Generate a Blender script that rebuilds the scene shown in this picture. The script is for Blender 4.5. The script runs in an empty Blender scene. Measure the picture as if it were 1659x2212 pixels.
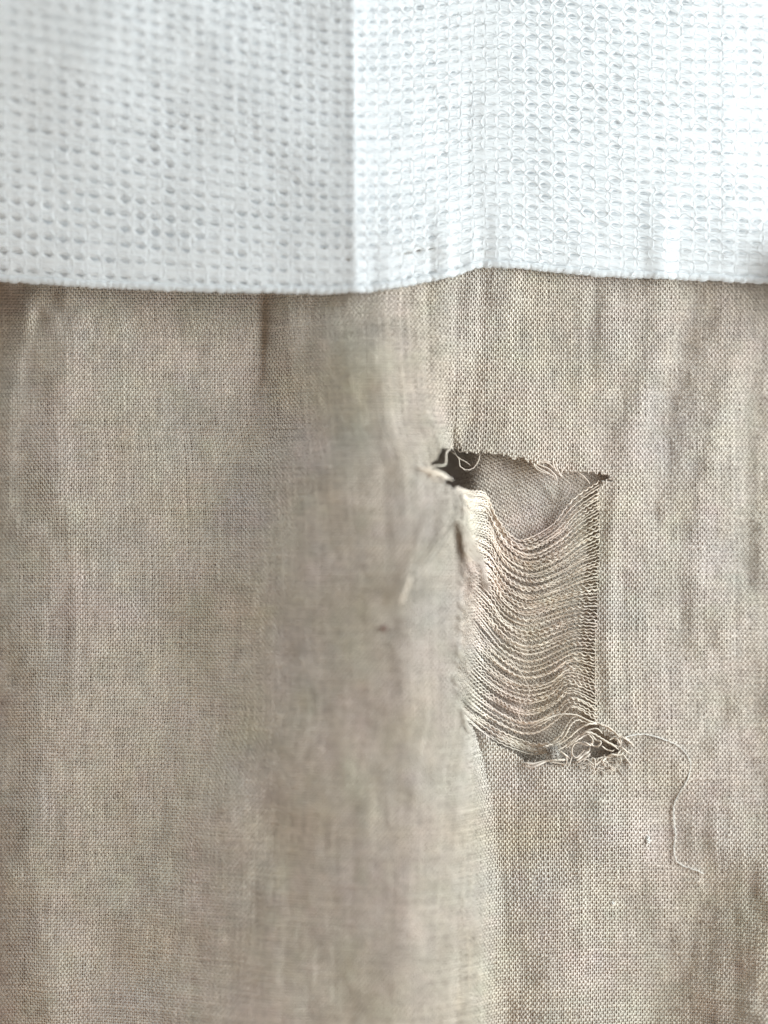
import bpy, math, random
import numpy as np

rng = np.random.default_rng(7)
random.seed(7)
scene = bpy.context.scene
COL = scene.collection

# ------------------------------------------------------------------ camera, light, exposure
# lengths are laid out in cloth units (U): 1 U = about 0.1 mm; the cloth plane is 1659 x 2212 U
S = 1.0247e-4
CX, CY = 829.5, 1106.0
D = 2540.0
cam = bpy.data.cameras.new("camera")
cam.sensor_fit = 'VERTICAL'
cam.sensor_height = 36.0
cam.lens = 18.0 / (CY / D)
cam.clip_start, cam.clip_end = 0.01, 20.0
cam.dof.use_dof = True
cam.dof.focus_distance = (D - 8) * S
APERTURE = 270.0                       # entrance pupil diameter in U
cam.dof.aperture_fstop = (cam.lens / 1000.0) / (APERTURE * S)
cam_o = bpy.data.objects.new("camera", cam)
cam_o.location = (0, -D * S, 0)
cam_o.rotation_euler = (math.radians(90), 0, 0)
COL.objects.link(cam_o)
scene.camera = cam_o

world = bpy.data.worlds.new("World")
scene.world = world
world.use_nodes = True
bg = world.node_tree.nodes["Background"]
bg.inputs[0].default_value = (1.0, 0.85, 0.73, 1)
bg.inputs[1].default_value = 0.19


def area(name, loc, target, size, power, colour):
    l = bpy.data.lights.new(name, 'AREA')
    l.shape = 'RECTANGLE'
    l.size, l.size_y = size
    l.energy = power
    l.color = colour
    o = bpy.data.objects.new(name, l)
    o.location = loc
    v = [target[i] - loc[i] for i in range(3)]
    from mathutils import Vector
    o.rotation_euler = Vector(v).to_track_quat('-Z', 'Y').to_euler()
    COL.objects.link(o)
    return o


area("window_light", (0.44, -0.155, 0.08), (0.0, 0, 0.02), (0.26, 0.50), 5.7, (0.88, 0.96, 0.98))
area("room_light", (-0.46, -0.085, 0.16), (-0.09, 0, 0.02), (0.26, 0.4), 2.0, (0.88, 0.965, 0.97))
area("warm_low_fill", (-0.06, -0.30, -0.42), (0, 0, -0.06), (0.5, 0.35), 0.65, (1.0, 0.74, 0.50))  # added fill lamp, warms the linen from below; no floor is built

scene.view_settings.view_transform = 'Standard'
scene.view_settings.look = 'None'
scene.view_settings.exposure = 0.12
scene.view_settings.gamma = 1.0
scene.render.engine = 'CYCLES'
scene.cycles.max_bounces = 14
scene.cycles.diffuse_bounces = 10
scene.cycles.use_denoising = True
scene.cycles.denoiser = 'OPENIMAGEDENOISE'
scene.cycles.denoising_input_passes = 'RGB_ALBEDO_NORMAL'
scene.cycles.denoising_prefilter = 'ACCURATE'


# ------------------------------------------------------------------ helpers
def W3(a, b, d):
    """layout position (a right, b down, d towards the viewer) -> world metres"""
    k = (D - d) / D * S
    return np.stack([(a - CX) * k, -d * S, (CY - b) * k], axis=-1)


def smooth(x):
    x = np.clip(x, 0, 1)
    return x * x * (3 - 2 * x)


class Noise:
    """smooth 2-D value noise, about N(0, 0.5)"""
    def __init__(self, n=128):
        self.g = rng.normal(0, 1, (n, n)).astype(np.float32)
        self.n = n

    def __call__(self, x, y):
        x = np.asarray(x, float) % self.n
        y = np.asarray(y, float) % self.n
        xi = np.floor(x).astype(int); yi = np.floor(y).astype(int)
        fx = smooth(x - xi); fy = smooth(y - yi)
        x1 = (xi + 1) % self.n; y1 = (yi + 1) % self.n
        xi %= self.n; yi %= self.n
        g = self.g
        return (g[yi, xi] * (1 - fx) + g[yi, x1] * fx) * (1 - fy) + (g[y1, xi] * (1 - fx) + g[y1, x1] * fx) * fy


NZ = [Noise() for _ in range(14)]


def catmull(pts, n):
    """resample control points (k,dim) to n points with a Catmull-Rom spline, even along its length"""
    p = np.asarray(pts, float)
    p = np.vstack([2 * p[0] - p[1], p, 2 * p[-1] - p[-2]])
    out = []
    for i in range(1, len(p) - 2):
        t = np.linspace(0, 1, 16, endpoint=False)[:, None]
        p0, p1, p2, p3 = p[i - 1], p[i], p[i + 1], p[i + 2]
        out.append(0.5 * ((2 * p1) + (-p0 + p2) * t + (2 * p0 - 5 * p1 + 4 * p2 - p3) * t ** 2 + (-p0 + 3 * p1 - 3 * p2 + p3) * t ** 3))
    out.append(p[-2][None])
    q = np.vstack(out)
    L = np.concatenate([[0], np.cumsum(np.linalg.norm(np.diff(q, axis=0), axis=1))])
    s = np.linspace(0, L[-1], n)
    return np.stack([np.interp(s, L, q[:, k]) for k in range(q.shape[1])], axis=1), L[-1]


def in_poly(poly, x, y):
    px, py = np.asarray(poly, float).T
    inside = np.zeros(np.shape(x), bool)
    j = len(px) - 1
    for i in range(len(px)):
        if py[i] != py[j]:
            c = ((py[i] > y) != (py[j] > y)) & (x < (px[j] - px[i]) * (y - py[i]) / (py[j] - py[i]) + px[i])
            inside ^= c
        j = i
    return inside


def mesh_from(name, verts, quads, mat, parent=None, colours=None, tris=None):
    me = bpy.data.meshes.new(name)
    nv, nq = len(verts), len(quads)
    nt = 0 if tris is None else len(tris)
    me.vertices.add(nv)
    me.vertices.foreach_set("co", np.ascontiguousarray(verts, np.float32).ravel())
    loops = np.asarray(quads, np.int32).ravel()
    starts = np.arange(nq, dtype=np.int32) * 4
    if nt:
        loops = np.concatenate([loops, np.asarray(tris, np.int32).ravel()])
        starts = np.concatenate([starts, nq * 4 + np.arange(nt, dtype=np.int32) * 3])
    me.loops.add(len(loops))
    me.loops.foreach_set("vertex_index", loops)
    me.polygons.add(nq + nt)
    me.polygons.foreach_set("loop_start", starts)
    me.polygons.foreach_set("use_smooth", np.ones(nq + nt, bool))
    me.update(calc_edges=True)
    me.validate()
    if colours is not None:
        at = me.color_attributes.new("dye", 'FLOAT_COLOR', 'POINT')
        c = np.ones((nv, 4), np.float32)
        c[:, :3] = colours
        at.data.foreach_set("color", c.ravel())
    me.materials.append(mat)
    o = bpy.data.objects.new(name, me)
    COL.objects.link(o)
    if parent is not None:
        o.parent = parent
    return o


def tubes(C, N, rw, rt, keep=None, sides=3, caps=False):
    """C (n,k,3) centre lines, N (n,k,3) or (3,) facing normals, rw/rt half width / half thickness (n,k).
    Returns verts, quads, (ring index of every vertex), tris."""
    n, k, _ = C.shape
    T = np.empty_like(C)
    T[:, 1:-1] = C[:, 2:] - C[:, :-2]
    T[:, 0] = C[:, 1] - C[:, 0]
    T[:, -1] = C[:, -1] - C[:, -2]
    T /= np.linalg.norm(T, axis=-1, keepdims=True) + 1e-12
    N = np.broadcast_to(N, C.shape)
    side = np.cross(T, N)
    side /= np.linalg.norm(side, axis=-1, keepdims=True) + 1e-9
    nn = np.cross(side, T)
    ang = (np.array([150, 30, 270]) if sides == 3 else 45 + 90 * np.arange(4) if sides == 4 else 60 * np.arange(sides)) * math.pi / 180
    V = C[:, :, None, :] + (np.cos(ang)[None, None, :, None] * side[:, :, None, :] * rw[:, :, None, None]
                            + np.sin(ang)[None, None, :, None] * nn[:, :, None, :] * rt[:, :, None, None])
    idx = np.arange(n * k * sides).reshape(n, k, sides)
    a = idx[:, :-1, :]; b = idx[:, 1:, :]
    Q = np.stack([a, np.roll(a, -1, 2), np.roll(b, -1, 2), b], axis=-1)
    if keep is not None:
        ok = keep[:, :-1] & keep[:, 1:]
        Q = Q[ok]
    Q = Q.reshape(-1, 4)
    V = V.reshape(-1, 3)
    ring = np.repeat(np.arange(n * k), sides)
    tr = None
    if caps and sides >= 3:
        tr = []
        for e, f in ((0, 1), (k - 1, -1)):
            base = idx[:, e, :]
            for s in range(1, sides - 1):
                t = np.stack([base[:, 0], base[:, s], base[:, s + 1]], 1)
                tr.append(t if f > 0 else t[:, ::-1])
        tr = np.concatenate(tr)
    return V, Q, ring, tr


def compact(V, Q, ring):
    used = np.zeros(len(V), bool)
    used[Q.ravel()] = True
    m = np.cumsum(used) - 1
    return V[used], m[Q], ring[used]


def thing(name, label, cat, loc=(0, 0, 0)):
    o = bpy.data.objects.new(name, None)
    o.empty_display_size = 0.01
    o.location = loc
    COL.objects.link(o)
    o["label"], o["category"] = label, cat
    return o


# ------------------------------------------------------------------ materials
def fibre_material(name, base=None, rough=0.85, sheen=0.15, trans=0.15, grain=0.10, grain_scale=9000.0):
    m = bpy.data.materials.new(name)
    m.use_nodes = True
    nt = m.node_tree
    p = nt.nodes["Principled BSDF"]
    out = nt.nodes["Material Output"]
    p.inputs["Roughness"].default_value = rough
    p.inputs["Specular IOR Level"].default_value = 0.25
    p.inputs["Sheen Weight"].default_value = sheen
    p.inputs["Sheen Roughness"].default_value = 0.6
    tc = nt.nodes.new("ShaderNodeTexCoord")
    no = nt.nodes.new("ShaderNodeTexNoise")
    no.inputs["Scale"].default_value = grain_scale
    no.inputs["Detail"].default_value = 2.0
    nt.links.new(tc.outputs["Object"], no.inputs["Vector"])
    mr = nt.nodes.new("ShaderNodeMapRange")
    mr.inputs["From Min"].default_value, mr.inputs["From Max"].default_value = 0.3, 0.7
    mr.inputs["To Min"].default_value, mr.inputs["To Max"].default_value = 1 - grain, 1 + grain
    nt.links.new(no.outputs[0], mr.inputs["Value"])
    mul = nt.nodes.new("ShaderNodeMix")
    mul.data_type = 'RGBA'
    mul.blend_type = 'MULTIPLY'
    mul.inputs["Factor"].default_value = 1.0
    if base is None:
        at = nt.nodes.new("ShaderNodeVertexColor")
        at.layer_name = "dye"
        nt.links.new(at.outputs["Color"], mul.inputs[6])
    else:
        mul.inputs[6].default_value = (*base, 1)
    nt.links.new(mr.outputs[0], mul.inputs[7])
    nt.links.new(mul.outputs[2], p.inputs["Base Color"])
    if trans > 0:
        tr = nt.nodes.new("ShaderNodeBsdfTranslucent")
        nt.links.new(mul.outputs[2], tr.inputs["Color"])
        mx = nt.nodes.new("ShaderNodeMixShader")
        mx.inputs[0].default_value = trans
        nt.links.new(p.outputs[0], mx.inputs[1])
        nt.links.new(tr.outputs[0], mx.inputs[2])
        nt.links.new(mx.outputs[0], out.inputs["Surface"])
    return m


LINEN = fibre_material("linen_yarn")
KNIT = fibre_material("white_yarn", (0.93, 0.945, 0.955), rough=0.8, sheen=0.2, trans=0.42, grain=0.03)
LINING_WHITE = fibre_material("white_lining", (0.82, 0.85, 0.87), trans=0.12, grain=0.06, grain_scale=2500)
INSIDE_SHADE = fibre_material("inside_shade", (0.22, 0.14, 0.11), trans=0.0, grain=0.15, grain_scale=1500)  # dark brown stands in for the shade inside the garment
FLUFF = fibre_material("lint_fibre", (0.60, 0.56, 0.51), trans=0.3, grain=0.05)
FLECK = fibre_material("pale_lint", (0.80, 0.78, 0.74), trans=0.2, grain=0.03)
DIRT = fibre_material("dark_speck", (0.20, 0.11, 0.09), trans=0.0)

BASE = np.array([0.585, 0.52, 0.447])


def dye(a, b, yarn_rand, pale=1.0):
    """natural colour of the linen at layout position a,b: pinkish, greenish and brownish mottling and yarn to yarn change"""
    a = np.asarray(a, float); b = np.asarray(b, float)
    l = 0.03 * NZ[0](a / 26, b / 26) + 0.03 * NZ[1](a / 70, b / 60) + 0.05 * NZ[2](a / 9, b / 9) + 0.035 * yarn_rand
    pk = 0.008 * NZ[3](a / 85 + 7, b / 95) + 0.006 * NZ[4](a / 28, b / 24)
    gr = 0.008 * NZ[5](a / 110 + 31, b / 140) + 0.004 * NZ[6](a / 34, b / 30)
    wm = 0.014 * NZ[7](a / 130 + 3, b / 120) + 0.008 * NZ[8](a / 30, b / 36)
    c = BASE * pale * (1 + l)[..., None]
    c[..., 0] *= 1 + pk - 0.55 * gr + 0.5 * wm
    c[..., 1] *= 1 - 0.55 * pk + 0.55 * gr
    c[..., 2] *= 1 + 0.55 * pk - 0.75 * gr - 1.3 * wm
    return np.clip(c, 0.02, 0.95)


# ------------------------------------------------------------------ the shape of the linen
def curve1(tab):
    t = np.array(tab, float)
    return lambda b: np.interp(b, t[:, 0], t[:, 1])


def softcurve(tab, w=45):
    f = curve1(tab)
    return lambda b: (f(b - w) + f(b - w / 2) + f(b) + f(b + w / 2) + f(b + w)) / 5


xR = softcurve([(500, 922), (860, 924), (950, 953), (1060, 1000), (1300, 998), (1480, 990), (1570, 1008), (1700, 1004), (1900, 992), (2250, 985)], 20)
xL = softcurve([(500, 578), (800, 572), (930, 545), (1000, 500), (1200, 420), (1600, 345), (2100, 210), (2300, 140)])
hF = softcurve([(500, 50), (640, 60), (760, 85), (1000, 125), (1300, 148), (1600, 146), (1800, 138), (2300, 140)])
wL = softcurve([(500, 45), (760, 60), (900, 140), (1000, 150), (1400, 260), (2300, 420)])
wC = softcurve([(500, 110), (780, 80), (900, 45), (985, 16), (1560, 14), (1640, 40), (1750, 70), (1900, 95), (2300, 125)], 12)


def ridge(a, b, pts, h, w):
    """a long soft crease through pts ((b, a) pairs), fading at both ends"""
    t = np.array(pts, float)
    ac = np.interp(b, t[:, 0], t[:, 1])
    fade = smooth((b - t[0, 0]) / 70 + 0.2) * smooth((t[-1, 0] - b) / 70 + 0.2)
    return h * fade * np.exp(-((a - ac) / w) ** 2)


def depth(a, b):
    R, L, h = xR(b), xL(b), hF(b)
    wl, wc = wL(b), wC(b)
    lin = np.clip((a - L) / (R - 100 - L), 0, 1)
    rise = smooth((a - L) / wl) * 0.22 + 0.78 * (lin - 0.07 * np.sin(2 * math.pi * lin))
    s = np.clip((a - (R - 125)) / 125, 0, 1.5)
    round_ = 1 - 0.30 * np.clip(s, 0, 1) ** 1.5
    cliff = smooth((R + wc - a) / (wc * 1.25))
    d = h * rise * round_ * cliff
    # left panel
    lp = smooth((L + 60 - a) / 200)
    d = d + lp * (12 * np.exp(-((a - 90) / 210) ** 2))
    d += ridge(a, b, [(620, 66), (760, 45), (900, 20), (1150, 22)], 9, 20)
    d += ridge(a, b, [(640, 170), (800, 140), (1000, 120), (1150, 130)], 5, 30)
    d += ridge(a, b, [(1060, 150), (1250, 165), (1550, 158)], 4, 12)
    d -= ridge(a, b, [(600, 572), (700, 577), (800, 568), (960, 545)], 12, 20) * smooth((960 - b) / 260)
    d += ridge(a, b, [(1650, 95), (1900, 60), (2250, 110)], 8, 55)
    d -= 46 * np.clip((210 - a) / 210, 0, 1.6) ** 2
    # right panel
    d += ridge(a, b, [(560, 1018), (700, 1008), (850, 985), (980, 975)], 6, 20)
    d -= ridge(a, b, [(560, 1046), (720, 1036), (860, 1020), (980, 1008)], 3, 17)
    d -= ridge(a, b, [(560, 1288), (700, 1283), (800, 1270)], 2.5, 15)
    d += ridge(a, b, [(560, 1325), (760, 1315), (900, 1290)], 4, 22)
    d += ridge(a, b, [(560, 1430), (760, 1418), (900, 1372), (1010, 1350)], 6.5, 26)
    d -= ridge(a, b, [(560, 1505), (720, 1485), (900, 1440), (1150, 1410)], 8, 34)
    d += ridge(a, b, [(600, 1600), (760, 1580), (1000, 1530), (1300, 1500)], 6, 36)
    d += ridge(a, b, [(1000, 1345), (1150, 1318), (1400, 1312), (1560, 1322)], 5, 16)
    d -= ridge(a, b, [(700, 1645), (900, 1618), (1300, 1600)], 8, 30)
    d += smooth((a - R + 10) / 60) * (20 - 0.098 * (a - 1000))
    # far right turns towards the viewer again, more so lower down
    sr = curve1([(500, 1700), (900, 1660), (1300, 1635), (1700, 1560), (2000, 1440), (2300, 1340)])(b)
    hr = curve1([(500, 0), (640, 3), (900, 40), (1300, 80), (1800, 90), (2300, 110)])(b)
    d += hr * smooth((a - sr) / 360)
    # lower right panel swells gently
    d += 16 * np.exp(-((a - 1230) / 170) ** 2) * smooth((b - 1600) / 400)
    # bottom of the flap above the rip lifts a little, lips of the slit
    d += 7 * np.exp(-((b - 985) / 40) ** 2) * smooth((a - 960) / 30) * smooth((1300 - a) / 60)
    d += 1.3 * NZ[0](a / 30, b / 46) * (1.5 * smooth((240 - a) / 160) + smooth((a - 1330) / 120) + 0.6 * smooth((720 - b) / 60))
    d += 4 * NZ[9](a / 120, b / 150) + 1.3 * NZ[10](a / 42, b / 70) + 0.4 * NZ[11](a / 22, b / 26)
    return d


PITCH = 4.85
VPITCH = 6.05
A0, A1 = 40.0, 1290.0
TEAR = [(925, 1010), (940, 988), (958, 967), (985, 972), (1010, 976), (1050, 978), (1090, 985), (1130, 991), (1165, 1001),
        (1200, 1013), (1225, 1019), (1270, 1020), (1322, 1026), (1300, 1040), (1289, 1060), (1292, 1200), (1287, 1300),
        (1283, 1400), (1283, 1480), (1284, 1552), (1296, 1584), (1332, 1602), (1336, 1620), (1318, 1632), (1270, 1642),
        (1200, 1650), (1135, 1645), (1120, 1632), (1085, 1615), (1050, 1591), (1015, 1568), (1008, 1560), (990, 1500),
        (984, 1480), (996, 1400), (998, 1300), (1002, 1200), (1006, 1110), (1000, 1064), (960, 1040)]


def cloth_grid(bvs):
    """crossing points of warp and weft: a, b, d arrays (rows, columns)"""
    af = np.arange(-130, 1790, 0.75)
    rows_a, rows_b, rows_d = [], [], []
    mid = 0.5 * (bvs[0] + bvs[-1])
    U0 = None
    nl, nr = 18, 110
    lens = []
    for bv in (700, 1100, 1500, 1900, 2200):
        d = depth(af, np.full_like(af, bv))
        ds = np.hypot(np.diff(af) * (D - d[:-1]) / D, np.diff(d))
        L = np.concatenate([[0], np.cumsum(ds)])
        lens.append(np.interp(A1, af, L) - np.interp(A0, af, L))
    U0 = int(round(np.mean(lens) / PITCH))
    us = np.arange(-nl, U0 + nr + 1)
    for bv in bvs:
        b = np.full_like(af, bv)
        d = depth(af, b)
        for _ in range(3):
            ds_ = np.convolve(np.pad(d, 12, mode='edge'), np.ones(25) / 25, 'valid')
            b = CY + (bv - CY) * (1 + 0.75 * np.clip(ds_, 0, None) / (D - ds_))
            d = depth(af, b)
        ds = np.hypot(np.diff(af) * (D - d[:-1]) / D, np.diff(d))
        L = np.concatenate([[0], np.cumsum(ds)])
        l0, l1 = np.interp(A0, af, L), np.interp(A1, af, L)
        u = np.where(L < l0, (L - l0) / PITCH, np.where(L > l1, U0 + (L - l1) / PITCH, (L - l0) / (l1 - l0) * U0))
        a_ = np.interp(us, u, af)
        rows_a.append(a_)
        rows_b.append(np.interp(a_, af, b))
        rows_d.append(np.interp(a_, af, d))
    return np.array(rows_a), np.array(rows_b), np.array(rows_d), us


def grid_normals(P):
    du = np.gradient(P, axis=1)
    dv = np.gradient(P, axis=0)
    N = np.cross(dv, du)
    N /= np.linalg.norm(N, axis=-1, keepdims=True) + 1e-12
    N *= np.where((N[..., 1:2] > 0), -1, 1)
    return N


def weave(name, ga, gb, gd, parent, cut=None, pitch=PITCH, slub=1.0, pale=1.0, mat=None):
    """plain weave of real yarns: every warp runs over and under every weft"""
    nv, nu = ga.shape
    # wandering yarns
    vi, ui = np.meshgrid(np.arange(nv), np.arange(nu), indexing='ij')
    ga = ga + 0.45 * NZ[12](ui * 0.93 + 0.5, vi / 14.0) + rng.normal(0, .2, (1, nu)) + rng.normal(0, .42, ga.shape)
    gb = gb + 0.45 * NZ[13](ui / 14.0, vi * 0.93 + 0.5) + rng.normal(0, .2, (nv, 1)) + rng.normal(0, .42, ga.shape)
    P = W3(ga, gb, gd)
    N = grid_normals(P)
    sgn = np.where((vi + ui) % 2 == 0, 1.0, -1.0)
    Vs, Qs, Cs = [], [], []
    off = 0
    for warp in (True, False):
        if warp:
            PP, NN, sg = P.transpose(1, 0, 2), N.transpose(1, 0, 2), sgn.T
            aa, bb = ga.T, gb.T
        else:
            PP, NN, sg = P, N, -sgn
            aa, bb = ga, gb
        n, k = aa.shape

        yr = rng.normal(0, 1, (n, 1))
        yw = np.exp(rng.normal(0, 0.09 * slub, (n, 1)))
        t = np.arange(k)[None, :]
        seed = rng.uniform(0, 128, (n, 1))
        along = NZ[2](t / 9.0, np.repeat(seed, k, 1))
        fine = NZ[5](t / 2.2, np.repeat(seed * 1.7, k, 1))
        rr = yw * np.exp(slub * (0.12 * along + 0.13 * fine))
        fat = NZ[8](t / 6.0, np.repeat(seed * 2.3, k, 1))
        rr = rr * (1 + 0.5 * np.clip(fat - 1.35, 0, 1.2))
        q = pitch / 4.85
        w0 = (2.05 if warp else 2.75) * q
        amp = (1.55 if warp else 1.15) * q * S
        C = PP + NN * (sg * amp * (1 + 0.15 * rng.normal(0, 1, sg.shape)))[..., None]
        Nn = NN
        rw = w0 * rr * (1 + 0.10 * sg) * S
        rt = (1.55 if warp else 1.5) * q * np.sqrt(rr) * S
        a2, b2 = aa, bb
        keep = None
        if cut is not None:
            if warp:
                j = rng.normal(0, 3.0, (n, 1)) + 5.0 * (rng.random((n, 1)) < 0.15)
                keep = ~in_poly(cut, a2, b2 + np.where(b2 < 1060, -np.abs(j), np.where(b2 > 1540, np.abs(j) * 0.9, 0)))
            else:
                j = rng.normal(0, 2.0, (n, 1))
                keep = ~in_poly(cut, a2 + np.where(a2 > 1150, j, 0), b2)
        V, Q, ring, _ = tubes(C, Nn, rw, rt, keep)
        V, Q, ring = compact(V, Q, ring)
        ly = yr + 0.9 * along
        col = dye(a2, b2, np.broadcast_to(ly, a2.shape), pale).reshape(-1, 3)[ring]
        Vs.append(V); Qs.append(Q + off); Cs.append(col)
        off += len(V)
    o = mesh_from(name, np.vstack(Vs), np.vstack(Qs), mat or LINEN, parent, np.vstack(Cs))
    o["kind"] = "stuff"
    return o


garment = thing("linen_garment", "beige linen garment with a ripped hole and hanging folds below the white top", "garment", (0, 0, -0.13))
G_OFF = np.array([0, 0, 0.13])


def under(o, parent):
    """parent o to a thing that stands at its own place, keeping world coordinates"""
    o.parent = parent
    o.matrix_parent_inverse = parent.matrix_world.inverted()


bpy.context.view_layer.update()

bvs = np.arange(545, 2290, VPITCH)
ga, gb, gd, us = cloth_grid(bvs)
cloth = weave("woven_cloth", ga, gb, gd, None, TEAR)
under(cloth, garment)
cloth["label"] = "front cloth of plain woven linen yarns, mottled beige"

# ---- the layer of the same linen that shows inside the rip
nb_u, nb_v = 110, 150
uu, vv = np.meshgrid(np.arange(nb_u) - 55, np.arange(nb_v) - 75)
pb = 4.3
ang = math.radians(-13)
ba = 1150 + pb * (uu * math.cos(ang) - 1.22 * vv * math.sin(ang))
bb_ = 1310 + pb * (uu * math.sin(ang) + 1.22 * vv * math.cos(ang))
bd = -18 - 10 * smooth((ba - 1150) / 150) + 2.5 * NZ[9](ba / 70, bb_ / 90) - 230 * smooth((1045 - (bb_ - 1060) * 0.10 - ba) / 190) ** 1.3 \
    - 4 * smooth((bb_ - 1560) / 60)
back = weave("inner_layer", ba, bb_, bd, None, None, pb, pale=1.12)
under(back, garment)
back["label"] = "inner layer of linen seen through the rip"


# ---- shade inside the garment, painted brown on an added sheet that closes the tube behind the front cloth
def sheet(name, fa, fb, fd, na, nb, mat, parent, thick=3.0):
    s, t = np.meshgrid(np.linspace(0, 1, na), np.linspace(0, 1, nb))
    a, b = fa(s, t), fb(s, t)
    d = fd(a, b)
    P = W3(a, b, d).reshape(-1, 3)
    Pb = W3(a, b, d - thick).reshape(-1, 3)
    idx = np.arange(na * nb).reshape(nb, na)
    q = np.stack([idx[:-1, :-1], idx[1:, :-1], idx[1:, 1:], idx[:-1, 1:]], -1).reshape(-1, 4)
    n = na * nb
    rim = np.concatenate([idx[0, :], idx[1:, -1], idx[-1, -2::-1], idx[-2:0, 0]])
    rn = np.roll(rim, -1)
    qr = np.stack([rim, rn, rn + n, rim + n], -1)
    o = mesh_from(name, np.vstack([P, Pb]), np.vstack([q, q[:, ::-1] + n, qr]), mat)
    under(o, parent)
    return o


def backing_d(a, b):
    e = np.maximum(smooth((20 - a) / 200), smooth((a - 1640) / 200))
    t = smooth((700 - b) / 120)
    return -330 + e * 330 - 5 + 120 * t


sheet("shade_backing", lambda s, t: -240 + 2140 * s, lambda s, t: 520 + 1930 * t, backing_d, 60, 60, INSIDE_SHADE, garment)  # added backing, keeps light from behind out of the weave


# ------------------------------------------------------------------ loose yarns
VIEW = np.array([0, -1.0, 0])


def yarn(name, pts, r=2.1, crimp=0.9, parent=garment, step=2.6, taper=True, pale=1.28, mat=None, wave=12.0, jitter=0.0, sides=4, lab=None):
    """one yarn along control points (a, b, d): crimped where it was woven, tapering at its tips"""
    p = np.array(pts, float)
    if jitter:
        p[1:-1] += rng.normal(0, jitter, p[1:-1].shape)
    q, L = catmull(p, max(6, int(np.linalg.norm(np.diff(p, axis=0), axis=1).sum() / step)))
    n = len(q)
    s = np.linspace(0, L, n)
    ph = rng.uniform(0, 6.28)
    wl = wave * (1 + 0.25 * NZ[6](s / 40, np.full(n, rng.uniform(0, 99))))
    phase = ph + np.cumsum(2 * math.pi * np.gradient(s) / wl)
    amp = crimp * (0.8 + 0.5 * NZ[7](s / 25, np.full(n, rng.uniform(0, 99))))
    T = np.gradient(q[:, :2], axis=0)
    T /= np.linalg.norm(T, axis=1, keepdims=True) + 1e-9
    q[:, 0] += -T[:, 1] * amp * np.sin(phase)
    q[:, 1] += T[:, 0] * amp * np.sin(phase)
    q[:, 2] += 0.8 * amp * np.cos(phase)
    C = W3(q[:, 0], q[:, 1], q[:, 2])
    rad = r * (1 + 0.16 * NZ[8](s / 14, np.full(n, rng.uniform(0, 99))) + 0.10 * np.cos(phase * 2))
    if taper:
        rad = rad * (0.35 + 0.65 * smooth(np.minimum(s, L - s) / 6))
    V, Q, ring, tr = tubes(C[None], VIEW, rad[None] * S, rad[None] * S * 0.9, None, sides, True)
    col = dye(q[:, 0], q[:, 1], np.full(n, rng.normal(0, 1)), pale)[ring]
    o = mesh_from(name, V, Q, mat or LINEN, None, col, tr)
    under(o, parent)
    if lab:
        o["label"] = lab
    return o


KEYS = [
    [(985, 1052, 85), (1015, 1061, 50), (1048, 1067, 12), (1074, 1118, 2), (1105, 1158, -4), (1134, 1166, -6), (1194, 1134, -4), (1238, 1080, 0), (1294, 1040, 2)],
    [(985, 1080, 88), (1015, 1106, 50), (1053, 1116, 10), (1086, 1172, -2), (1125, 1203, -7), (1165, 1203, -8), (1215, 1174, -5), (1255, 1140, 0), (1296, 1115, 2)],
    [(985, 1115, 92), (1020, 1158, 55), (1056, 1180, 12), (1086, 1226, -4), (1125, 1253, -9), (1165, 1256, -9), (1215, 1236, -6), (1255, 1213, -1), (1296, 1197, 2)],
    [(985, 1185, 98), (1022, 1228, 58), (1058, 1258, 12), (1090, 1302, -5), (1128, 1326, -10), (1165, 1323, -10), (1215, 1308, -8), (1250, 1302, -1), (1292, 1302, 2)],
    [(982, 1290, 100), (1010, 1332, 55), (1045, 1382, 12), (1085, 1424, -4), (1128, 1448, -10), (1165, 1446, -10), (1202, 1428, -8), (1240, 1409, -2), (1290, 1413, 2)],
    [(980, 1362, 100), (1010, 1410, 52), (1040, 1447, 12), (1069, 1472, -2), (1105, 1493, -9), (1140, 1502, -10), (1187, 1492, -8), (1227, 1461, -2), (1290, 1481, 2)],
    [(975, 1470, 100), (1010, 1522, 48), (1050, 1552, 10), (1090, 1573, -2), (1130, 1588, -8), (1168, 1583, -8), (1207, 1553, -4), (1238, 1530, 4), (1292, 1560, 3)],
]
KT = [1040, 1115, 1197, 1302, 1413, 1480, 1560]
KEYS = np.array(KEYS, float)
from_b = np.arange(1040, 1561, 7.3)
bunch = np.cumsum(rng.normal(0, 1, len(from_b)))
for i, br in enumerate(from_b):
    k = np.array([[np.interp(br, KT, KEYS[:, s, c]) for c in range(3)] for s in range(9)])
    # neighbours cling together in small bundles away from the edges
    cl = 4.3 * math.sin(i * 1.9 + 1.3 * math.sin(i * 0.37)) + rng.normal(0, 1.6)
    k[2:8, 1] += cl * np.array([0.3, 0.8, 1.0, 1.0, 0.8, 0.4])
    k[2:8, 0] += rng.normal(0, 1.2, 6)
    k[1:8, 2] += rng.normal(0, 2.2, 7)
    k[8, 1] = br + rng.normal(0, .7)
    k[0, 2] = float(depth(k[0, 0], k[0, 1])) - 5
    k[1, 2] = 0.6 * k[0, 2] + 3
    yarn("weft_thread", k, 1.7 * math.exp(rng.normal(0, .12)), 1.45, taper=False, wave=12.5, pale=1.4)

# lowest threads: they bunch over the bottom of the rip, some snapped off near the right corner
for i in range(7):
    f = i / 6
    yarn("weft_thread", [(975, 1488 + 30 * f, float(depth(np.array(975.), np.array(1500.))) - 6), (1012, 1530 + 28 * f, 34), (1050, 1560 + 26 * f, 8), (1085, 1580 + 26 * f, 2),
                         (1122, 1598 + 22 * f, -2), (1155, 1606 + 22 * f, -2), (1188, 1600 + 26 * f, 2), (1207 + 4 * f, 1590 + 34 * f, 5)],
         1.8, 1.1, jitter=1.6, wave=12.5)


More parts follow.
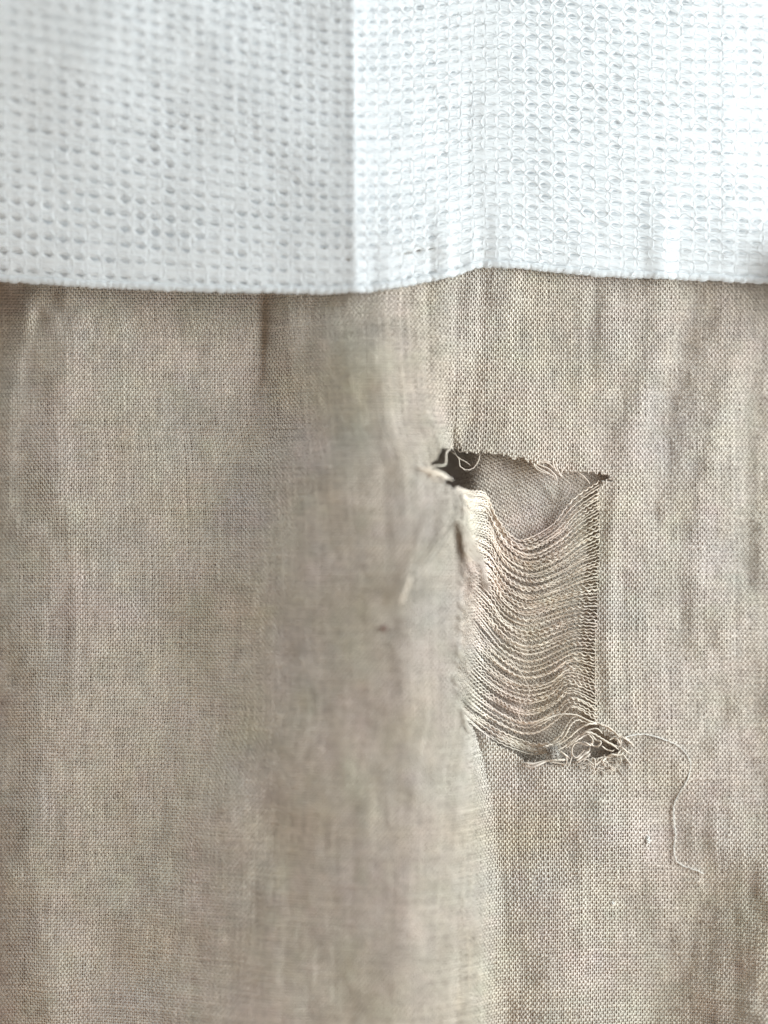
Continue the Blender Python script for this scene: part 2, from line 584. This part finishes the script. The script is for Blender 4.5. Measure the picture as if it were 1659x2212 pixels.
def zz(x0, y0, k, pts, d):
    d = np.broadcast_to(d, (len(pts),))
    return [((x0 + k * x) / 1.4756, (y0 + k * y) / 1.4756, dd) for (x, y), dd in zip(pts, d)]


def on(pts, lift):
    """points lying lift above the linen surface"""
    return [(a, b, float(depth(np.array(a, float), np.array(b, float))) + lift + dd) for a, b, dd in pts]


Z4 = (1650, 2250, 0.2712)
tangle = [
    ([(150, 245), (300, 170), (450, 110), (570, 95), (700, 110), (850, 180), (1000, 220), (1120, 290), (1200, 370)], 1.9, 0.2),
    ([(380, 490), (500, 440), (620, 360), (720, 270), (830, 215), (930, 215), (1050, 250), (1150, 320), (1240, 370), (1310, 420), (1370, 485)], 2.1, 0.5),
    ([(300, 480), (480, 420), (560, 340), (620, 230), (700, 165), (790, 190), (900, 200), (1010, 230), (1110, 300)], 1.8, 1.0),
    ([(420, 420), (520, 330), (580, 220), (660, 130), (760, 140), (860, 190), (950, 210)], 1.8, 1.0),
    ([(500, 500), (640, 410), (760, 320), (860, 275), (940, 270), (1000, 330)], 1.9, 0.8),
    ([(570, 490), (690, 410), (830, 330), (930, 350), (1020, 410), (1130, 470), (1190, 520)], 2.0, 0.6),
    ([(470, 520), (600, 450), (720, 360), (800, 310), (880, 320), (1000, 390), (1110, 450), (1180, 480)], 1.9, 0.6),
    ([(830, 335), (880, 390), (870, 450), (800, 460), (720, 430), (650, 470), (640, 560), (690, 610), (740, 570), (790, 510)], 1.9, 0.2),
    ([(600, 710), (635, 600), (640, 500), (670, 440)], 1.7, 0.2),
    ([(870, 340), (920, 400), (980, 420), (950, 470), (890, 470), (860, 440)], 2.2, 0.1),
    ([(700, 640), (760, 590), (830, 530), (850, 490)], 2.6, 0.1),
    ([(690, 670), (800, 600), (860, 550)], 2.6, 0.1),
    ([(780, 420), (830, 450), (870, 470)], 2.2, 0.1),
    ([(990, 470), (1040, 510), (1110, 530), (1140, 510)], 2.0, 0.1),
    ([(1000, 650), (1050, 600), (1110, 570), (1180, 580), (1230, 560), (1230, 520), (1190, 540), (1170, 600)], 2.1, 0.2),
    ([(1190, 480), (1240, 500), (1290, 545), (1350, 575)], 2.1, 0.3),
    ([(1240, 570), (1290, 640), (1340, 715)], 2.6, 0.1),
    ([(1080, 400), (1130, 375), (1180, 400), (1200, 440), (1230, 430)], 2.2, 0.2),
    ([(1195, 360), (1215, 420), (1200, 470), (1180, 500)], 2.0, 0.1),
    ([(1260, 365), (1310, 420), (1370, 480)], 2.5, 0.1),
    ([(1000, 220), (1090, 265), (1150, 330), (1190, 360), (1230, 380)], 2.0, 0.2),
    ([(80, 670), (180, 680), (300, 650), (400, 635), (570, 635)], 2.6, 0.3),
    ([(60, 690), (150, 720), (250, 690), (350, 650), (440, 665), (580, 690)], 2.4, 0.3),
    ([(570, 590), (578, 640), (570, 690)], 1.8, 0.1),
    ([(480, 520), (540, 560), (590, 600), (610, 620)], 2.4, 0.4),
    ([(830, 640), (900, 690), (960, 660), (1000, 620), (1010, 680), (1050, 720)], 1.7, 0.4),
    ([(890, 780), (910, 700), (905, 630), (870, 600)], 1.6, 0.5),
    ([(1190, 700), (1215, 640), (1210, 590)], 1.8, 0.3),
]
for pts, r, c in tangle:
    yarn("frayed_thread", on(zz(*Z4, pts, rng.uniform(4, 14, len(pts))), 0), r, c, wave=11)
# curly yellowish tips along the lower lip
for i in range(34):
    x = rng.uniform(700, 1230); y = rng.uniform(585, 760)
    pts = [(x, y)]
    h = rng.uniform(0, 6.28)
    for _ in range(4):
        h += rng.normal(0, 1.0)
        pts.append((pts[-1][0] + 34 * math.cos(h), pts[-1][1] + 26 * math.sin(h)))
    yarn("frayed_thread", on(zz(*Z4, pts, rng.uniform(2, 9)), 0), 1.25, 0.4, wave=9, step=2.2)

# the long thread that trails away to the lower right
Z2 = (1350, 1900, 0.5425)
lt = zz(*Z2, [(1160, 850), (1200, 830), (1310, 818), (1420, 850), (1510, 890), (1560, 950), (1575, 1010), (1550, 1080), (1500, 1160), (1475, 1240),
              (1472, 1330), (1478, 1400), (1470, 1480), (1485, 1540), (1530, 1580), (1590, 1610), (1650, 1632)], 4.5)
yarn("trailing_thread", on(lt, 1), 1.45, 0.5, wave=15, jitter=1.5, mat=FLECK, pale=1.6, lab="long pale thread trailing from the corner of the rip down the cloth")
# fine fibre lying across the ladder of threads
yarn("loose_fibre", zz(*Z2, [(330, 230), (420, 310), (500, 370), (570, 450), (615, 530), (615, 590), (575, 640), (558, 700), (580, 740)], 16), 1.1, 0.25, pale=1.2)

# frays at the top of the rip
Z3 = (1200, 1250, 0.2712)
for pts, d, r, c in [
    ([(895, 650), (930, 730), (970, 790), (975, 850), (1000, 890), (1060, 915), (1130, 895), (1180, 840), (1205, 780), (1213, 720), (1208, 690)], 14, 1.7, 0.4),
    ([(870, 690), (930, 740), (985, 785), (1050, 820), (1105, 862)], 10, 1.8, 0.4),
    ([(890, 600), (860, 660), (820, 720), (805, 850), (700, 865), (590, 890)], [20, 40, 60, 72, 84, 90], 2.4, 0.5),
    ([(840, 660), (870, 620), (830, 570), (800, 540)], 30, 1.7, 0.4),
    ([(770, 650), (810, 620), (880, 640)], 30, 1.7, 0.4),
    ([(800, 580), (820, 540), (810, 500)], 30, 1.5, 0.3),
    ([(920, 640), (960, 690), (990, 700), (1020, 660)], 12, 2.0, 0.3),
    ([(1040, 640), (1030, 690), (1060, 715)], 10, 2.1, 0.2),
    ([(1080, 640), (1075, 690), (1100, 712)], 10, 2.1, 0.2),
    ([(1130, 640), (1110, 690), (1140, 712)], 10, 2.1, 0.2),
    ([(400, 1000), (480, 960), (560, 940), (640, 925), (690, 930)], 106, 2.6, 0.6),
    ([(430, 1010), (520, 1000), (600, 960), (680, 940)], 104, 2.6, 0.6),
    ([(540, 1070), (620, 1080), (700, 1050), (760, 1010)], 104, 2.6, 0.6),
    ([(560, 1060), (600, 1010), (700, 990)], 104, 2.4, 0.6),
    ([(620, 900), (600, 860), (640, 800), (700, 740), (760, 680)], 92, 2.4, 0.6),
    ([(600, 900), (630, 830), (680, 790), (720, 770)], 92, 2.4, 0.6),
]:
    yarn("frayed_thread", zz(*Z3, pts, d), r, c, wave=11)
Z1 = (1280, 1350, 0.4629)
for pts, r in [
    ([(825, 212), (880, 250), (940, 320), (1020, 350), (1075, 390)], 1.7),
    ([(835, 216), (930, 245), (1030, 265)], 2.0),
    ([(850, 222), (940, 262), (1035, 268)], 1.8),
    ([(900, 255), (1000, 270), (1040, 300), (1110, 375)], 1.9),
    ([(870, 235), (960, 290), (1010, 310), (1060, 360), (1070, 400)], 1.8),
    ([(890, 260), (950, 310), (1000, 335), (1060, 375)], 1.6),
    ([(1060, 260), (1075, 320), (1112, 372)], 2.0),
    ([(1040, 250), (1050, 300), (1085, 345)], 2.0),
    ([(1095, 290), (1105, 320), (1100, 345)], 1.9),
    ([(985, 390), (1020, 450), (1040, 490), (1080, 520), (1130, 505), (1160, 460), (1160, 420), (1130, 390)], 1.3),
    ([(760, 220), (775, 245), (800, 235), (812, 260)], 1.6),
    ([(1215, 335), (1260, 370), (1300, 420)], 1.3),
]:
    yarn("frayed_thread", zz(*Z1, pts, 9.0 if pts[0][1] < 380 else -12), r, 0.25, wave=12)

# two stray threads hanging on the big blurred fold
Z5 = (1250, 1600, 0.3842)
for pts, r, pale in (([(545, -30), (520, 100), (470, 240), (390, 390), (275, 520)], 2.6, 0.62), ([(350, 50), (300, 220), (235, 430), (150, 640)], 2.4, 0.66),
                     ([(160, 610), (110, 740), (65, 855)], 3.2, 1.6), ([(230, 430), (185, 560), (170, 700), (165, 860)], 2.4, 0.62)):
    yarn("hanging_thread", [(a, b, float(depth(np.array(min(a, 955.0)), np.array(b))) + 17) for a, b, _ in zz(*Z5, pts, 0)], r, 0.6, pale=pale, wave=14)

# pale frays round the left corner of the rip
for i in range(26):
    f = rng.random()
    x, y = 600 + 260 * f, 905 + 120 * f * f
    h = rng.normal(math.pi * 0.98, 0.5)
    l = rng.uniform(60, 190)
    e = float(depth(np.array((1200 + .2712 * x) / 1.4756), np.array((1250 + .2712 * y) / 1.4756)))
    yarn("frayed_thread", zz(*Z3, [(x + 60, y + 30), (x, y), (x + l * .5 * math.cos(h), y + 12 * rng.normal() + l * .3 * math.sin(h)), (x + l * math.cos(h), y + l * .5 * math.sin(h) + 25 * rng.normal())],
                             [e + 1, e + 5, e + 10, e + 12]), 2.2, 0.7, pale=1.4)

# hank of snapped warp that hangs from the torn edge of the fold
for i in range(30):
    f = rng.random()
    x0, y0 = 560 + 40 * f, 120 + 330 * f
    yarn("frayed_thread", zz(*Z5, [(x0, y0), (x0 + 70 + 20 * f, y0 + 90), (700 + 60 * rng.random(), 430 + 130 * f), (735 + 50 * rng.random(), 600 + 40 * f), (750 + 65 * rng.random(), 690 + 60 * rng.random())],
                             np.array([1.02, .97, .9, .8, .7 + .1 * rng.random()]) * (float(depth(np.array(990.), np.array(1120.))) + 8)), 2.3, 0.8, pale=1.0)
# short cut ends all down the torn edge of the fold
for i in range(46):
    b = 1070 + 500 * rng.random()
    a = float(np.interp(b, [1064, 1110, 1300, 1480, 1560], [1000, 1005, 997, 984, 1006])) - 4
    l = rng.uniform(10, 26)
    e = float(depth(np.array(a - 4), np.array(b)))
    yarn("frayed_thread", [(a - 6, b - 8, e + 1), (a + 2, b, e + 1), (a + 5 + 0.2 * l, b + 0.5 * l, e - 4), (a + 8 + .3 * l, b + l, e - 9)], 1.9, 0.6, pale=1.0)


# little ball of fluff at the lower lip
def fluff(name, a, b, d, w, h, n, r, parent=None, mat=FLUFF):
    Vs, Qs, off = [], [], 0
    for i in range(n):
        p = rng.normal(0, 1, (5, 3)) * np.array([w, h, 0.55 * min(w, h)]) * 0.5
        q, _ = catmull(p + np.array([a, b, d]), 14)
        C = W3(q[:, 0], q[:, 1], q[:, 2])[None]
        V, Q, ring, _ = tubes(C, VIEW, np.full((1, 14), r * S), np.full((1, 14), r * S))
        Vs.append(V); Qs.append(Q + off); off += len(V)
    o = mesh_from(name, np.vstack(Vs), np.vstack(Qs), mat)
    if parent is not None:
        under(o, parent)
    return o


fluff("fluff_tuft", (1650 + .2712 * 415) / 1.4756, (2250 + .2712 * 545) / 1.4756, 14, 15, 16, 46, 0.9, garment)

for a, b, w, h, n, lab in [
    (1399, 1815, 10, 17, 16, "larger oval white lint fleck on the linen left of the trailing thread's end"),
    (1324, 1951, 10, 6, 9, "tiny white lint fleck on the linen low in the right panel, below the oval one"),
]:
    o = fluff("lint_fleck", a, b, float(depth(np.array(float(a)), np.array(float(b)))) + 5, w * .42, h * .42, n, 1.2, None, FLECK)
    o["label"], o["category"], o["group"] = lab, "lint", "lint flecks on the linen"
o = fluff("dirt_speck", 828, 1357, float(depth(np.array(828.), np.array(1357.))) + 4, 6, 5, 9, 1.5, None, DIRT)
o["label"], o["category"] = "tiny dark reddish speck on the blurred linen fold left of the rip", "speck"


# ------------------------------------------------------------------ white openwork knitted top
hem_y = softcurve([(-200, 602), (0, 607), (200, 620), (450, 630), (700, 634), (800, 629), (900, 613), (1000, 590), (1028, 577), (1100, 577), (1200, 588),
                   (1300, 597), (1400, 600), (1550, 607), (1659, 612), (1850, 622)], 10)
WA = np.array([-300, 0, 200, 400, 600, 765, 900, 1030, 1300, 1659, 1900], float)
WB = np.array([-120, 0, 300, 640], float)
WD = np.array([[150, 160, 150, 125, 95, 82, 52, 30, 2, -26, -40],
               [138, 146, 138, 116, 90, 80, 50, 28, 2, -26, -40],
               [75, 82, 82, 78, 76, 78, 48, 24, 2, -26, -40],
               [30, 42, 50, 60, 70, 76, 56, 26, 6, -24, -35]], float)


def bil(a, b):
    ia = np.clip(np.searchsorted(WA, a) - 1, 0, len(WA) - 2)
    ib = np.clip(np.searchsorted(WB, b) - 1, 0, len(WB) - 2)
    fa = np.clip((a - WA[ia]) / (WA[ia + 1] - WA[ia]), 0, 1); fb = np.clip((b - WB[ib]) / (WB[ib + 1] - WB[ib]), 0, 1)
    return (WD[ib, ia] * (1 - fa) + WD[ib, ia + 1] * fa) * (1 - fb) + (WD[ib + 1, ia] * (1 - fa) + WD[ib + 1, ia + 1] * fa) * fb


def wdepth(a, b):
    d = 0
    for da, db, w in ((0, 0, 2), (-40, 0, 1), (40, 0, 1), (-80, 0, .7), (80, 0, .7), (0, -60, 1), (0, 60, 1)):
        d = d + w * bil(a + da, b + db)
    d = d / 7.4
    # crisp vertical crease
    d = d + 9 * np.exp(-np.abs(a - (762 + 0.012 * b)) / 26) - 3 * np.exp(-np.abs(a - 1012) / 22) * smooth(b / 300)
    d = d + 2 * np.exp(-((a - 1570) / 14) ** 2) + 3 * NZ[9](a / 190 + 9, b / 210) + 0.8 * NZ[10](a / 60, b / 60 + 5)
    lin = depth(a, np.maximum(b, 600)) + 14
    t = smooth((b - 380) / 200)
    m = np.maximum(d, lin)
    return d * (1 - t) + t * m


KW, KH = 29.5, 25.0
lean = softcurve([(-400, -185), (0, -135), (200, -97), (400, -57), (600, -15), (765, 12), (900, 5), (1030, -12), (1150, -10), (1300, 4), (1500, 22), (1659, 25), (2100, 30)], 60)
gather = softcurve([(-400, .86), (0, .88), (400, .95), (700, 1.08), (765, 1.15), (1000, 1.15), (1100, 1.0), (1400, .95), (1700, 1.0)], 30)
af = np.arange(-420, 2080, 1.0)
nrow = 31
rows = []
for j in np.arange(0, nrow + 1):
    up = j * KH
    w = math.exp(-up / 200)
    b0 = hem_y(af) * w + 606 * (1 - w) - up - 5 + (1 - w) * lean(af)
    b = b0.copy()
    for _ in range(3):
        d = wdepth(af, b)
    ds = np.hypot(np.diff(af) * (D - d[:-1]) / D, np.diff(d)) * gather(af[:-1])
    L = np.concatenate([[0], np.cumsum(ds)])
    u = (L - np.interp(765, af, L)) / KW
    rows.append((u, b, d))
iu = np.arange(-32, 42)
SUB = 4                               # fine grid for placing stitches
fu = np.arange(iu[0], iu[-1] + 1e-6, 1 / SUB)
KA = np.array([np.interp(fu, u, af) for u, b, d in rows])
KB = np.array([np.interp(a, af, r[1]) for a, r in zip(KA, rows)])
KD = np.array([np.interp(a, af, r[2]) for a, r in zip(KA, rows)])
KP = W3(KA, KB, KD)
KN = grid_normals(KP)


def kmap(u, v, lift):
    """stitch coordinates (u along, v up, lift off the surface in U) -> world"""
    x = np.clip((u - iu[0]) * SUB, 0, KP.shape[1] - 1.001)
    y = np.clip(v, -0.4, KP.shape[0] - 1.001)
    xi = np.floor(x).astype(int); yi = np.clip(np.floor(y).astype(int), 0, None)
    fx = (x - xi)[..., None]; fy = (y - yi)[..., None]

    def g(A):
        return (A[yi, xi] * (1 - fx) + A[yi, xi + 1] * fx) * (1 - fy) + (A[yi + 1, xi] * (1 - fx) + A[yi + 1, xi + 1] * fx) * fy
    n = g(KN)
    return g(KP) + n * (lift * S)[..., None], n


top = thing("white_knit_top", "white openwork knitted top hanging over the linen, its hem across the upper third", "knitted top", (0, 0, 0.05))
bpy.context.view_layer.update()

cu, cv = np.meshgrid(iu[1:-1].astype(float), np.arange(0, nrow, dtype=float))
cu, cv = cu.ravel(), cv.ravel()
ca = np.array([np.interp(u, fu, KA[min(int(v), nrow)]) for u, v in zip(cu, cv)])
cb = np.array([np.interp(u, fu, KB[min(int(v), nrow)]) for u, v in zip(cu, cv)])
vis = (ca > -70) & (ca < 1740) & (cb > -60)
cu, cv, ca = cu[vis], cv[vis], ca[vis]
nc = len(cu)
left = (ca < 770)
flip = np.where(left, -1.0, 1.0)[:, None]
skew = np.where(left, 0.62, 0.36)[:, None]
NS = 7
s = np.linspace(0, 1, NS)[None, :]
cbv = cb[vis]
band = 1.0 - 0.75 * np.exp(-((ca - 1030) / 75) ** 2) - 0.35 * smooth((ca - 1530) / 60) - 0.35 * smooth((cbv - 545) / 50)
band = band * (0.85 + 0.35 * NZ[1](ca / 160, cbv / 120))
open_ = np.clip(band[:, None] * (1.0 + 0.36 * rng.normal(0, 1, (nc, 1))), 0.08, 1.5)     # how far each stitch is pulled open
jx = 0.05 * rng.normal(0, 1, (nc, 1)); jy = 0.04 * rng.normal(0, 1, (nc, 1))
STR = []


def strand(ys, r, l0, l1, kind='h', bow=0.0, sk=True):
    """kind h: node to next node, lifted by ys; kind v: node to the node above, bowed sideways"""
    if kind == 'h':
        t = s
        # hump skewed towards one side
        k = np.where(t < skew, t / skew, (1 - t) / (1 - skew)) if sk else 1 - np.abs(2 * t - 1)
        hump = np.sin(np.pi / 2 * np.clip(k, 0, 1)) ** 0.85
        u = cu[:, None] + t + jx * (1 - t) + 0.03 * rng.normal(0, 1, (nc, 1)) * np.sin(np.pi * t)
        v = cv[:, None] + 0.50 + flip * (ys * (hump * (1 + .10 * rng.normal(0, 1, (nc, 1)))) + 0.02 * rng.normal(0, 1, (nc, 1))) + jy * (1 - t)
    else:
        t = s
        u = cu[:, None] + jx + (bow + 0.035 * rng.normal(0, 1, (nc, 1))) * np.sin(np.pi * t)
        v = cv[:, None] + 0.50 + jy + t * 1.0
    lift = l0 + (l1 - l0) * np.sin(np.pi * t) + 0.25 * rng.normal(0, 1, (nc, 1)) + 0 * u
    C, n = kmap(u, v, lift)
    rad = r * np.exp(0.14 * rng.normal(0, 1, (nc, 1)) + 0.10 * rng.normal(0, 1, (nc, NS))) * (0.8 + 0.2 * np.sin(np.pi * s)) + 0 * u
    STR.append((C, n, rad))


o_ = open_
strand(-0.035, 1.0, 0.2, 0.0, sk=False)
strand(-0.125 * np.clip(o_, .5, 1), 0.95, 0.2, 0.0, sk=False)
for y, r, l in ((0.35, 0.55, 1.1), (0.44, 0.55, 0.8)):
    strand(y * (0.45 + 0.55 * o_), r, 0.9, l)
for y, r, l in ((-0.30, 0.55, 1.2), (-0.40, 0.6, 1.1), (-0.48, 0.55, 0.8)):
    strand(y * (0.5 + 0.5 * o_), r, 0.9, l, sk=False)
for bw in (-0.20, 0.17):
    strand(0, 0.7, 0.8, 0.6, 'v', bw)
C = np.concatenate([x[0] for x in STR]); N = np.concatenate([x[1] for x in STR]); R = np.concatenate([x[2] for x in STR])
V, Q, ring, _ = tubes(C, N, R * S, R * S * 0.6)
# the felted body of the knit: one ring mesh per stitch round a real opening
ox = np.array([0, .25, .5, .75, 1, 1, 1, 1, 1, .75, .5, .25, 0, 0, 0, 0]); oy = np.array([.5] * 5 + [.25, 0, -.25] + [-.5] * 5 + [-.25, 0, .25])
hs = np.array([.10, .27, .5, .73, .90, .97, 1, .97, .90, .73, .5, .27, .10, .03, 0, .03])
top_ = oy > 0
hs_ = np.broadcast_to(hs, (nc, 16))
kk = np.where(hs_ < skew, hs_ / skew, (1 - hs_) / (1 - skew))
wob = 1 + 0.16 * rng.normal(0, 1, (nc, 16))
upper = 0.18 * np.sin(np.pi / 2 * np.clip(kk, 0, 1)) ** 1.1
lower = -0.15 * np.sin(np.pi * hs_)
hy = np.where(oy == 0, -0.02, np.where(top_, upper, lower)) * open_ * wob
wd = 0.36 * (0.45 + 0.55 * np.clip(open_, 0, 1))
hx = 0.5 + (hs_ - 0.5) * 2 * wd + jx
OX = np.broadcast_to(ox, (nc, 16)); OY = np.broadcast_to(oy, (nc, 16))
FV = []
edge_l = np.where(np.abs(oy) < .3, 0.9 * np.cos(np.abs(oy) / .3 * 1.57) + 0.2, -0.4 + 0.5 * np.abs(ox - .5))
for t_, lf in ((0.0, -0.5), (0.28, 0.5), (0.62, 0.8), (1.0, None)):
    x = hx * (1 - t_) + OX * t_; y = hy * (1 - t_) + OY * t_
    l_ = np.broadcast_to(edge_l if lf is None else lf, (nc, 16))
    uu_ = cu[:, None] + x; vv_ = cv[:, None] + 0.5 + flip * y
    l_ = l_ + 0.45 * NZ[4](uu_ * 3.1, vv_ * 2.7) + 0.2 * NZ[7](uu_ * 9, vv_ * 8)
    if lf is None:
        uu_ = uu_ + 0.03 * NZ[5](uu_ * 1.7, vv_ * 1.9); vv_ = vv_ + 0.05 * NZ[6](uu_ * 1.3, vv_ * 1.7)
    FV.append(kmap(uu_, vv_, l_ + 0 * uu_)[0])
FV = np.stack(FV, 1)                                     # cells, rings, 16, 3
fi = np.arange(nc * 4 * 16).reshape(nc, 4, 16)
fa, fb = fi[:, :-1], fi[:, 1:]
FQ = np.stack([fa, fb, np.roll(fb, -1, 2), np.roll(fa, -1, 2)], -1).reshape(-1, 4)
fl = np.repeat(left, 3 * 16)
FQ[fl] = FQ[fl][:, ::-1]
Q = np.vstack([Q, FQ + len(V)]); V = np.vstack([V, FV.reshape(-1, 3)])
o = mesh_from("knitted_fabric", V, Q, KNIT)
o["kind"] = "stuff"
o["label"] = "openwork knit of white yarn with rows of small lens shaped holes"
under(o, top)
knit_tris = len(Q) * 2

# rolled hem: a soft tube with knitted bumps, and the turned-up layer behind it
ha = np.arange(-80, 1745, 3.0)
hb = hem_y(ha)
hd = wdepth(ha, hb - 8)
n = len(ha)
bump = np.abs(np.sin((ha + 6 * NZ[6](ha / 60, ha * 0)) / 17.0 * math.pi / 2 * 2)) * 1.6
Ns = 12
Cc = W3(ha, hb - 7.5 + 0.5 * bump + 0.8 * NZ[4](ha / 15, ha * 0 + 4), hd - 1.0)
V, Q, ring, tr = tubes(Cc[None], VIEW, (7.6 + 0.9 * bump + 0.5 * NZ[3](ha / 8, ha * 0))[None] * S, (5.0 + 0.5 * bump)[None] * S, None, Ns, True)
# fix section for many-sided tube
o = mesh_from("hem", V, Q, KNIT, None, None, tr)
under(o, top)
# short loops wrapped round the hem
LV, LQ, off = [], [], 0
lc = np.arange(-70, 1735, 24.0)
lc = lc + rng.normal(0, 3, len(lc))
th = np.linspace(math.radians(118), math.radians(-75), 7)
lb = hem_y(lc) - 7.5; ld = wdepth(lc, lb)
rr = 7.0 + rng.normal(0, .5, len(lc))
la = lc[:, None] + rng.normal(0, 6, (len(lc), 1)) * np.linspace(-1, 1, 7)[None]
bb2 = lb[:, None] - np.sin(th)[None] * rr[:, None]
dd2 = ld[:, None] + np.cos(th)[None] * (rr[:, None] - 0.6)
C = W3(la, bb2, dd2)
out = C - W3(la, np.repeat(lb[:, None], 7, 1), np.repeat(ld[:, None] - 3, 7, 1))
out /= np.linalg.norm(out, axis=-1, keepdims=True)
rad = 0.6 * np.exp(rng.normal(0, .2, (len(lc), 7)))
V, Q, ring, _ = tubes(C, out, rad * S, rad * S * .8)
o = mesh_from("hem_stitching", V, Q, KNIT)
o["kind"] = "stuff"
under(o, top)


def lin_w(a, b):
    dlin = depth(np.clip(a, -60, 1720), np.maximum(b, 560))
    d = wdepth(np.clip(a, -200, 1850), np.clip(b, -150, 640))
    gap = 4.5 + 4 * smooth((600 - b) / 60) * smooth(0.5 + 0.9 * NZ[1](a / 230 + 3, b / 170))
    row = 1.0 * np.exp(-((b - 490 - 0.10 * (a - 400) * (a < 765)) / 62) ** 2)
    gap = gap + row * np.where(a < 765, 44 * smooth((a - 60) / 160), 16 * smooth((a - 1130) / 120) * smooth((1620 - a) / 150) + 16 * smooth((1010 - a) / 60))
    return d - gap


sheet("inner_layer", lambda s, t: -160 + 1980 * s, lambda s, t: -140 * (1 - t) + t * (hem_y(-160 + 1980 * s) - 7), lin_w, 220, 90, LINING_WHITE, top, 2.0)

print("tris linen", sum(len(p.data.polygons) for p in bpy.data.objects if p.type == 'MESH') * 2, "knit", knit_tris, "cells", nc)
